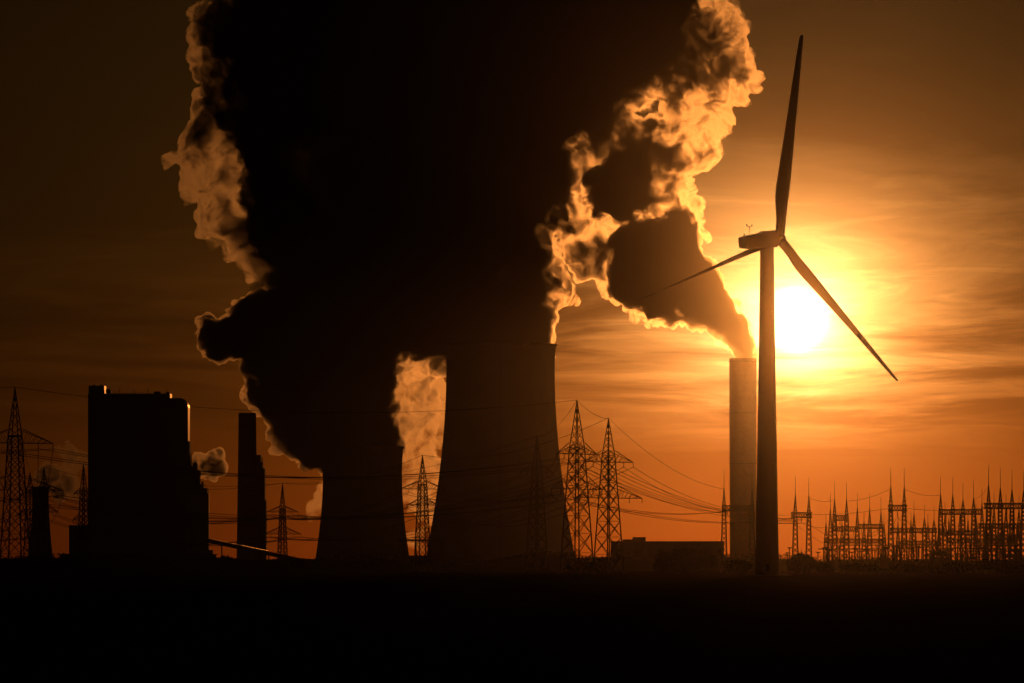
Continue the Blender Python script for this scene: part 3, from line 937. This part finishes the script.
bush('round bush at the foot of the switchyard nearest the turbine', 801, 1700, 34, 22, 5200, 1)
bush('broad thicket before the long flat hall', 690, 1900, 58, 27, 6500, 2)
bush('low thicket left of the chimney-side gantry', 668, 2000, 30, 22, 3500, 12)
bush('small bush just left of the turbine foot', 738, 1750, 30, 15, 2600, 3)
bush('low bush right of the round one', 822, 1720, 24, 12, 1800, 4)
bush('ragged low tree left of the left chimney foot', 226, 2600, 32, 16, 2200, 5, .8)
bush('scrubby bush right of the left chimney foot', 291, 2600, 40, 14, 2000, 6, .8)
bush('dark bush at the very left edge of the field', 6, 2000, 40, 12, 1800, 7, .7)
bush('low bush beneath the big left-edge pylon', 52, 2100, 44, 13, 1800, 8, .7)
bush('hedge bush under the low middle gantries', 862, 1750, 44, 10, 2200, 9)
bush('hedge bush under the tall middle gantry', 905, 1750, 50, 10, 2400, 10)
bush('hedge bush below the switchyard transformer', 950, 1740, 52, 12, 2600, 11)
bush('hedge bush at the right edge of the field', 1000, 1730, 60, 15, 3400, 13)
bush('low scrub at the foot of the short cooling tower', 350, 2800, 60, 11, 2000, 14, .8)
bush('low scrub at the foot of the tallest cooling tower', 470, 2800, 70, 11, 2200, 15, .8)
bush('scrub between the foot of the twin pylons', 590, 2300, 46, 10, 2000, 16, .7)


# ------------------------------------------------------------------ steam
def hash3(ix, iy, iz, seed):
    h = (ix.astype(np.int64) * 374761393 + iy.astype(np.int64) * 668265263 + iz.astype(np.int64) * 2147483647 + seed * 1274126177) & 0x7fffffff
    h = ((h ^ (h >> 13)) * 1274126177) & 0x7fffffff
    h = (h ^ (h >> 16)) & 0xffffff
    return h.astype(np.float64) / 0xffffff * 2 - 1


def vnoise(p, seed):
    i = np.floor(p).astype(np.int64); f = p - i
    u = f * f * f * (f * (f * 6 - 15) + 10)
    out = 0
    for dx_ in (0, 1):
        wx = u[:, 0] if dx_ else 1 - u[:, 0]
        for dy_ in (0, 1):
            wy = u[:, 1] if dy_ else 1 - u[:, 1]
            for dz_ in (0, 1):
                wz = u[:, 2] if dz_ else 1 - u[:, 2]
                out = out + wx * wy * wz * hash3(i[:, 0] + dx_, i[:, 1] + dy_, i[:, 2] + dz_, seed)
    return out


def fbm(p, seed, octv=4, gain=.5):
    a, s, out = 1.0, 1.0, 0
    for o in range(octv):
        out = out + a * vnoise(p * s + 17.3 * o, seed + o)
        a *= gain; s *= 2.03
    return out


def ico(sub):
    bm = bmesh.new()
    bmesh.ops.create_icosphere(bm, subdivisions=sub, radius=1.0)
    v = np.array([x.co[:] for x in bm.verts]); f = np.array([[x.index for x in q.verts] for q in bm.faces])
    bm.free()
    return v, f


ICO1 = ico(2)
ICO2 = ico(3)


def fib(n, r):
    d = r.normal(size=(n, 3)); d /= np.linalg.norm(d, axis=1)[:, None]
    return d


def remesh(me, voxel):
    o = bpy.data.objects.new('tmp', me); C.objects.link(o)
    md = o.modifiers.new('r', 'REMESH'); md.mode = 'VOXEL'; md.voxel_size = voxel; md.adaptivity = 0
    out = bpy.data.meshes.new_from_object(o.evaluated_get(bpy.context.evaluated_depsgraph_get()))
    bpy.data.objects.remove(o); bpy.data.meshes.remove(me)
    return out


def drop_crumbs(me, keep):
    bm = bmesh.new(); bm.from_mesh(me)
    seen = set(); kill = []
    for v in bm.verts:
        if v in seen: continue
        isl = [v]; seen.add(v)
        for q in isl:
            for e in q.link_edges:
                o = e.other_vert(q)
                if o not in seen: seen.add(o); isl.append(o)
        if len(isl) < keep: kill += isl
    bmesh.ops.delete(bm, geom=kill, context='VERTS')
    bm.to_mesh(me); bm.free()


def cloud_mesh(name, blobs, Y, voxel, seed, amp=1.0, warp=1.0, lv1=30, lv2=12, flat=1.0, grow=0.0):
    """blobs (px, py, radius px[, depth offset m]) -> billowing closed mesh: spheres with smaller
    spheres budding from them, joined by a voxel remesh and roughened by turbulence"""
    r = np.random.default_rng(seed)
    L0 = []
    for b in blobs:
        dy_ = b[3] if len(b) > 3 else r.uniform(-.35, .35) * S(b[2], Y)
        p = P(b[0], b[1], Y)
        L0.append((p.x, p.y + dy_, p.z, S(b[2], Y) * .9 + grow))
    L0 = np.array(L0)
    def outside(c, rad, ex):
        d = np.linalg.norm(L0[:, :3] - c, axis=1) - L0[:, 3]
        d[ex] = 1e9
        return d.min() > -rad * 1.1
    sph = [tuple(s) + (0,) for s in L0]
    for i, s in enumerate(L0):
        d = fib(lv1, r)
        for k in range(lv1):
            rad = s[3] * r.choice([.14, .2, .28, .38]) * r.uniform(.85, 1.15)
            c = s[:3] + d[k] * s[3] * r.uniform(.80, 1.0) 
            if not outside(c, rad, i): continue
            sph.append((*c, rad, 1))
            d2 = fib(lv2, r)
            for q in range(lv2):
                if np.dot(d2[q], d[k]) < -.2: continue
                r2 = rad * r.uniform(.22, .45)
                if r2 < voxel * 1.0: continue
                sph.append((*(c + d2[q] * rad * r.uniform(.8, 1.02)), r2, 2))
    vs, fs, base_ = [], [], 0
    for x, y, z, rad, lv in sph:
        v, f = (ICO2 if lv == 0 else ICO1)
        vs.append(v * rad * np.array([1, flat, 1]) + np.array([x, y, z])); fs.append(f + base_); base_ += len(v)
    vs = np.concatenate(vs); fs = np.concatenate(fs)
    me = bpy.data.meshes.new('tmp')
    me.from_pydata(vs.tolist(), [], fs.tolist())
    out = remesh(me, voxel)
    n = len(out.vertices)
    co = np.empty(n * 3); out.vertices.foreach_get('co', co); co = co.reshape(-1, 3)
    nr = np.empty(n * 3); out.vertices.foreach_get('normal', nr); nr = nr.reshape(-1, 3)
    # large swirl, then puffs with creases between them along the normal
    wv_ = np.stack([fbm(co / 30.0 + 5.1 * k, seed + 10 * k, 3, .45) for k in range(3)], 1)
    ft = 0
    for q, (wl, am_) in enumerate(((16.0, 4.2), (8.0, 3.0), (4.2, 1.8))):
        ft = ft + am_ * (np.abs(vnoise(co / wl + wv_ * .5 + 3.7 * q, seed + 50 + q)) - .3)
    co = co + wv_ * 6.0 * warp + nr * (ft * 1.5 * amp)[:, None]
    out.vertices.foreach_set('co', co.ravel())
    out = remesh(out, voxel)
    drop_crumbs(out, 260)
    out.name = name
    out.update()
    return out


def cloud(name, mesh, material, parent=None):
    mesh.materials.clear(); mesh.materials.append(material)
    o = bpy.data.objects.new(name, mesh); C.objects.link(o)
    if parent: o.parent = parent
    return o


G_ST = 0.955
def wispmat(name, density, aniso, size, lo, hi, rate):
    m = bpy.data.materials.new(name); m.use_nodes = True
    m.node_tree.nodes.clear()
    t = N(m.node_tree)
    v = t.node('ShaderNodeVolumePrincipled')
    v.inputs['Color'].default_value = (.97, .96, .95, 1)
    v.inputs['Anisotropy'].default_value = aniso
    co = t.node('ShaderNodeTexCoord').outputs['Object']
    # uneven: broad swells carry fine curls, so bright and dense patches differ in size
    big = t.noise(co, .28 / size, 2, .5, .3)
    fine = t.noise(co, 1.15 / size, 6, .70, 1.1)
    n = t.m('ADD', t.m('MULTIPLY', fine, .62), t.m('MULTIPLY', big, .38))
    t.link(t.ramp(n, lo, hi, density * .012, density), v.inputs['Density'])
    o = t.node('ShaderNodeOutputMaterial')
    t.link(v.outputs[0], o.inputs['Volume'])
    m.cycles.volume_step_rate = rate
    return m


V_DENSE = volmat('dense_steam', 0.034, G_ST, (0.96, 0.95, 0.93), .006)
V_DENSE2 = volmat('dense_chimney_steam', 0.15, G_ST, (0.96, 0.95, 0.93), .05)
V_GAP = wispmat('gap_steam', 0.12, G_ST, 24.0, .42, .63, .08)
V_PUFF = wispmat('puff_steam', 0.35, G_ST, 11.0, .44, .58, .06)
V_SMUDGE = wispmat('smudge_steam', 0.16, .6, 26.0, .40, .60, .06)
V_VEIL = wispmat('thin_steam', 0.19, G_ST, 26.0, .41, .61, .08)
V_GOLD = wispmat('thin_bright_steam', 0.24, G_ST, 24.0, .46, .60, .065)
V_FRINGE = wispmat('fringe_steam', 0.26, G_ST, 19.0, .46, .57, .07)
V_FRINGE2 = wispmat('fringe_steam_small', 0.40, G_ST, 14.0, .46, .57, .10)
V_FAINT = volmat('faint_steam', 0.006, 0.9, (0.96, 0.95, 0.94))

main_blobs = [
    (500, 340, 47, 0), (500, 314, 50, 0), (494, 285, 58), (466, 262, 66), (511, 290, 36),
    (450, 215, 92), (488, 185, 70), (465, 130, 100), (415, 150, 112), (503, 120, 60),
    (535, 56, 100), (596, 36, 82), (642, 32, 58), (680, 38, 32), (596, 74, 36), (640, 64, 32), (533, 100, 42), (515, 165, 36), (512, 210, 30),
    (400, 60, 124), (325, 50, 100), (285, 28, 50), (312, 100, 74), (308, 160, 66), (330, 210, 84), (352, 262, 66), (400, 250, 94),
    (430, 300, 58), (480, -40, 140), (340, -50, 110), (620, -50, 95), (276, 75, 34), (280, 130, 36), (294, 208, 38), (408, 316, 34)]
veil_blobs = [(232, 30, 34), (212, 42, 24), (208, 72, 18), (225, 95, 30), (220, 135, 38), (202, 150, 26), (210, 185, 28), (232, 180, 36), (236, 222, 28), (250, 245, 22), (268, 262, 20), (285, 278, 20), (302, 290, 18), (262, 285, 14)]
sp = cloud('steam_plume', cloud_mesh('steam_plume', main_blobs, Y1, 1.8, 21, grow=-2.5), V_DENSE)
tag(sp, 'towering dark steam plume rising from the tallest cooling tower to the top edge', 'steam plume', 'steam plumes')
cloud('steam_fringe', cloud_mesh('steam_fringe', main_blobs, Y1 + 8, 2.6, 121, 1.5, 1.2, grow=5), V_FRINGE, sp)
cloud('steam_veil', cloud_mesh('steam_veil', veil_blobs, Y1 + 40, 2.2, 22, 1.6, 1.6), V_VEIL, sp)

small_blobs = [(363, 446, 38, 0), (350, 425, 44), (335, 400, 52), (322, 420, 42), (314, 448, 22), (303, 432, 24), (292, 442, 14), (305, 375, 50), (290, 398, 30), (264, 394, 17), (278, 352, 38), (246, 336, 26), (222, 337, 20), (209, 336, 13),
               (330, 330, 66), (352, 365, 44), (378, 325, 46), (264, 330, 27), (312, 314, 28), (244, 320, 15), (262, 306, 17), (282, 302, 18), (402, 312, 38)]
s2 = cloud('steam_plume', cloud_mesh('steam_plume', small_blobs, Y2, 1.8, 31, grow=-.8), V_DENSE2)
tag(s2, 'dark billowing steam spilling left from the shorter cooling tower', 'steam plume', 'steam plumes')
cloud('steam_fringe', cloud_mesh('steam_fringe', small_blobs, Y2 + 8, 2.4, 131, 1.5, 1.2, grow=1.0), V_FRINGE2, s2)
cloud('steam_veil', cloud_mesh('steam_veil', [(272, 300, 16), (290, 292, 16), (305, 290, 12), (248, 364, 9), (258, 305, 14), (280, 412, 8)], Y2 + 30, 2.0, 32, 1.5, 1.3), V_VEIL, s2)

chim_blobs = [(742, 360, 10, 0), (741, 354, 10.5, 0), (738, 346, 11.5, 0), (735, 339, 13, 0), (730, 331, 15, 0), (720, 318, 20), (706, 304, 25), (692, 288, 31), (672, 270, 38), (650, 258, 40), (640, 285, 24), (660, 300, 20), (676, 240, 26), (632, 248, 22),
              (620, 190, 30), (603, 180, 18), (640, 200, 16), (626, 168, 20)]
s3 = cloud('steam_plume', cloud_mesh('steam_plume', chim_blobs, 4400, 1.4, 41, .8, .7, grow=-1.0), V_DENSE2)
tag(s3, 'dark wind-blown plume leaning left from the right chimney, edged with gold', 'steam plume', 'steam plumes')
cloud('steam_fringe', cloud_mesh('steam_fringe', chim_blobs[1:], 4404, 1.6, 141, 1.2, .9, grow=2.0), V_FRINGE2, s3)
gold_blobs = [(600, 250, 26), (585, 225, 26), (570, 238, 16), (602, 215, 26), (640, 150, 34), (668, 160, 30), (660, 190, 34), (684, 138, 26), (700, 110, 26), (690, 215, 16), (655, 222, 22), (620, 140, 22), (590, 165, 20), (720, 88, 24), (612, 278, 16),
              (532, 262, 14), (548, 258, 12), (640, 308, 12), (700, 240, 12), (726, 55, 22), (722, 20, 22), (712, 85, 26), (575, 175, 18), (572, 205, 20), (585, 165, 18), (600, 145, 22), (622, 130, 20), (590, 200, 20), (575, 245, 14), (605, 235, 22), (700, 5, 24), (735, 85, 10)]
cloud('steam_veil', cloud_mesh('steam_veil', gold_blobs, 4430, 1.8, 42, 1.9, 1.5, 30, 9), V_GOLD, s3)

glow_blobs = [(415, 372, 22), (400, 392, 18), (425, 395, 24), (414, 420, 26), (430, 430, 20), (398, 440, 16), (420, 455, 20), (430, 475, 18), (412, 490, 14), (425, 510, 12), (420, 535, 10), (318, 488, 9), (316, 508, 10), (322, 470, 8), (405, 352, 16), (434, 348, 14), (420, 345, 14), (410, 340, 14),
              (360, 480, 30), (330, 500, 16), (390, 470, 20)]
s4 = cloud('steam_plume', cloud_mesh('steam_plume', glow_blobs, 5000, 2.2, 51, 1.8, 1.4), V_GAP)
tag(s4, 'bright golden steam glowing in the gap between the two cooling towers', 'steam plume', 'steam plumes')

wisp = [(196, 478, 7), (205, 470, 8), (200, 458, 6), (214, 462, 7), (212, 476, 6), (222, 455, 4), (193, 465, 6), (222, 470, 4)]
s5 = cloud('steam_plume', cloud_mesh('steam_plume', wisp, 4500, 1.2, 61, .9, .7, grow=1.5), V_PUFF)
tag(s5, 'small torn puff of steam at the right side of the boiler house', 'steam plume', 'steam plumes')
wisp2 = [(42, 480, 8), (48, 474, 9), (58, 478, 11), (70, 482, 10), (76, 490, 8), (66, 450, 7), (74, 458, 9), (82, 455, 6), (60, 492, 8)]
s6 = cloud('steam_plume', cloud_mesh('steam_plume', wisp2, Y3, 2.6, 71, 1.0, .8, grow=3), V_SMUDGE)
tag(s6, 'dim smudge of steam over the far tower at the left edge', 'steam plume', 'steam plumes')
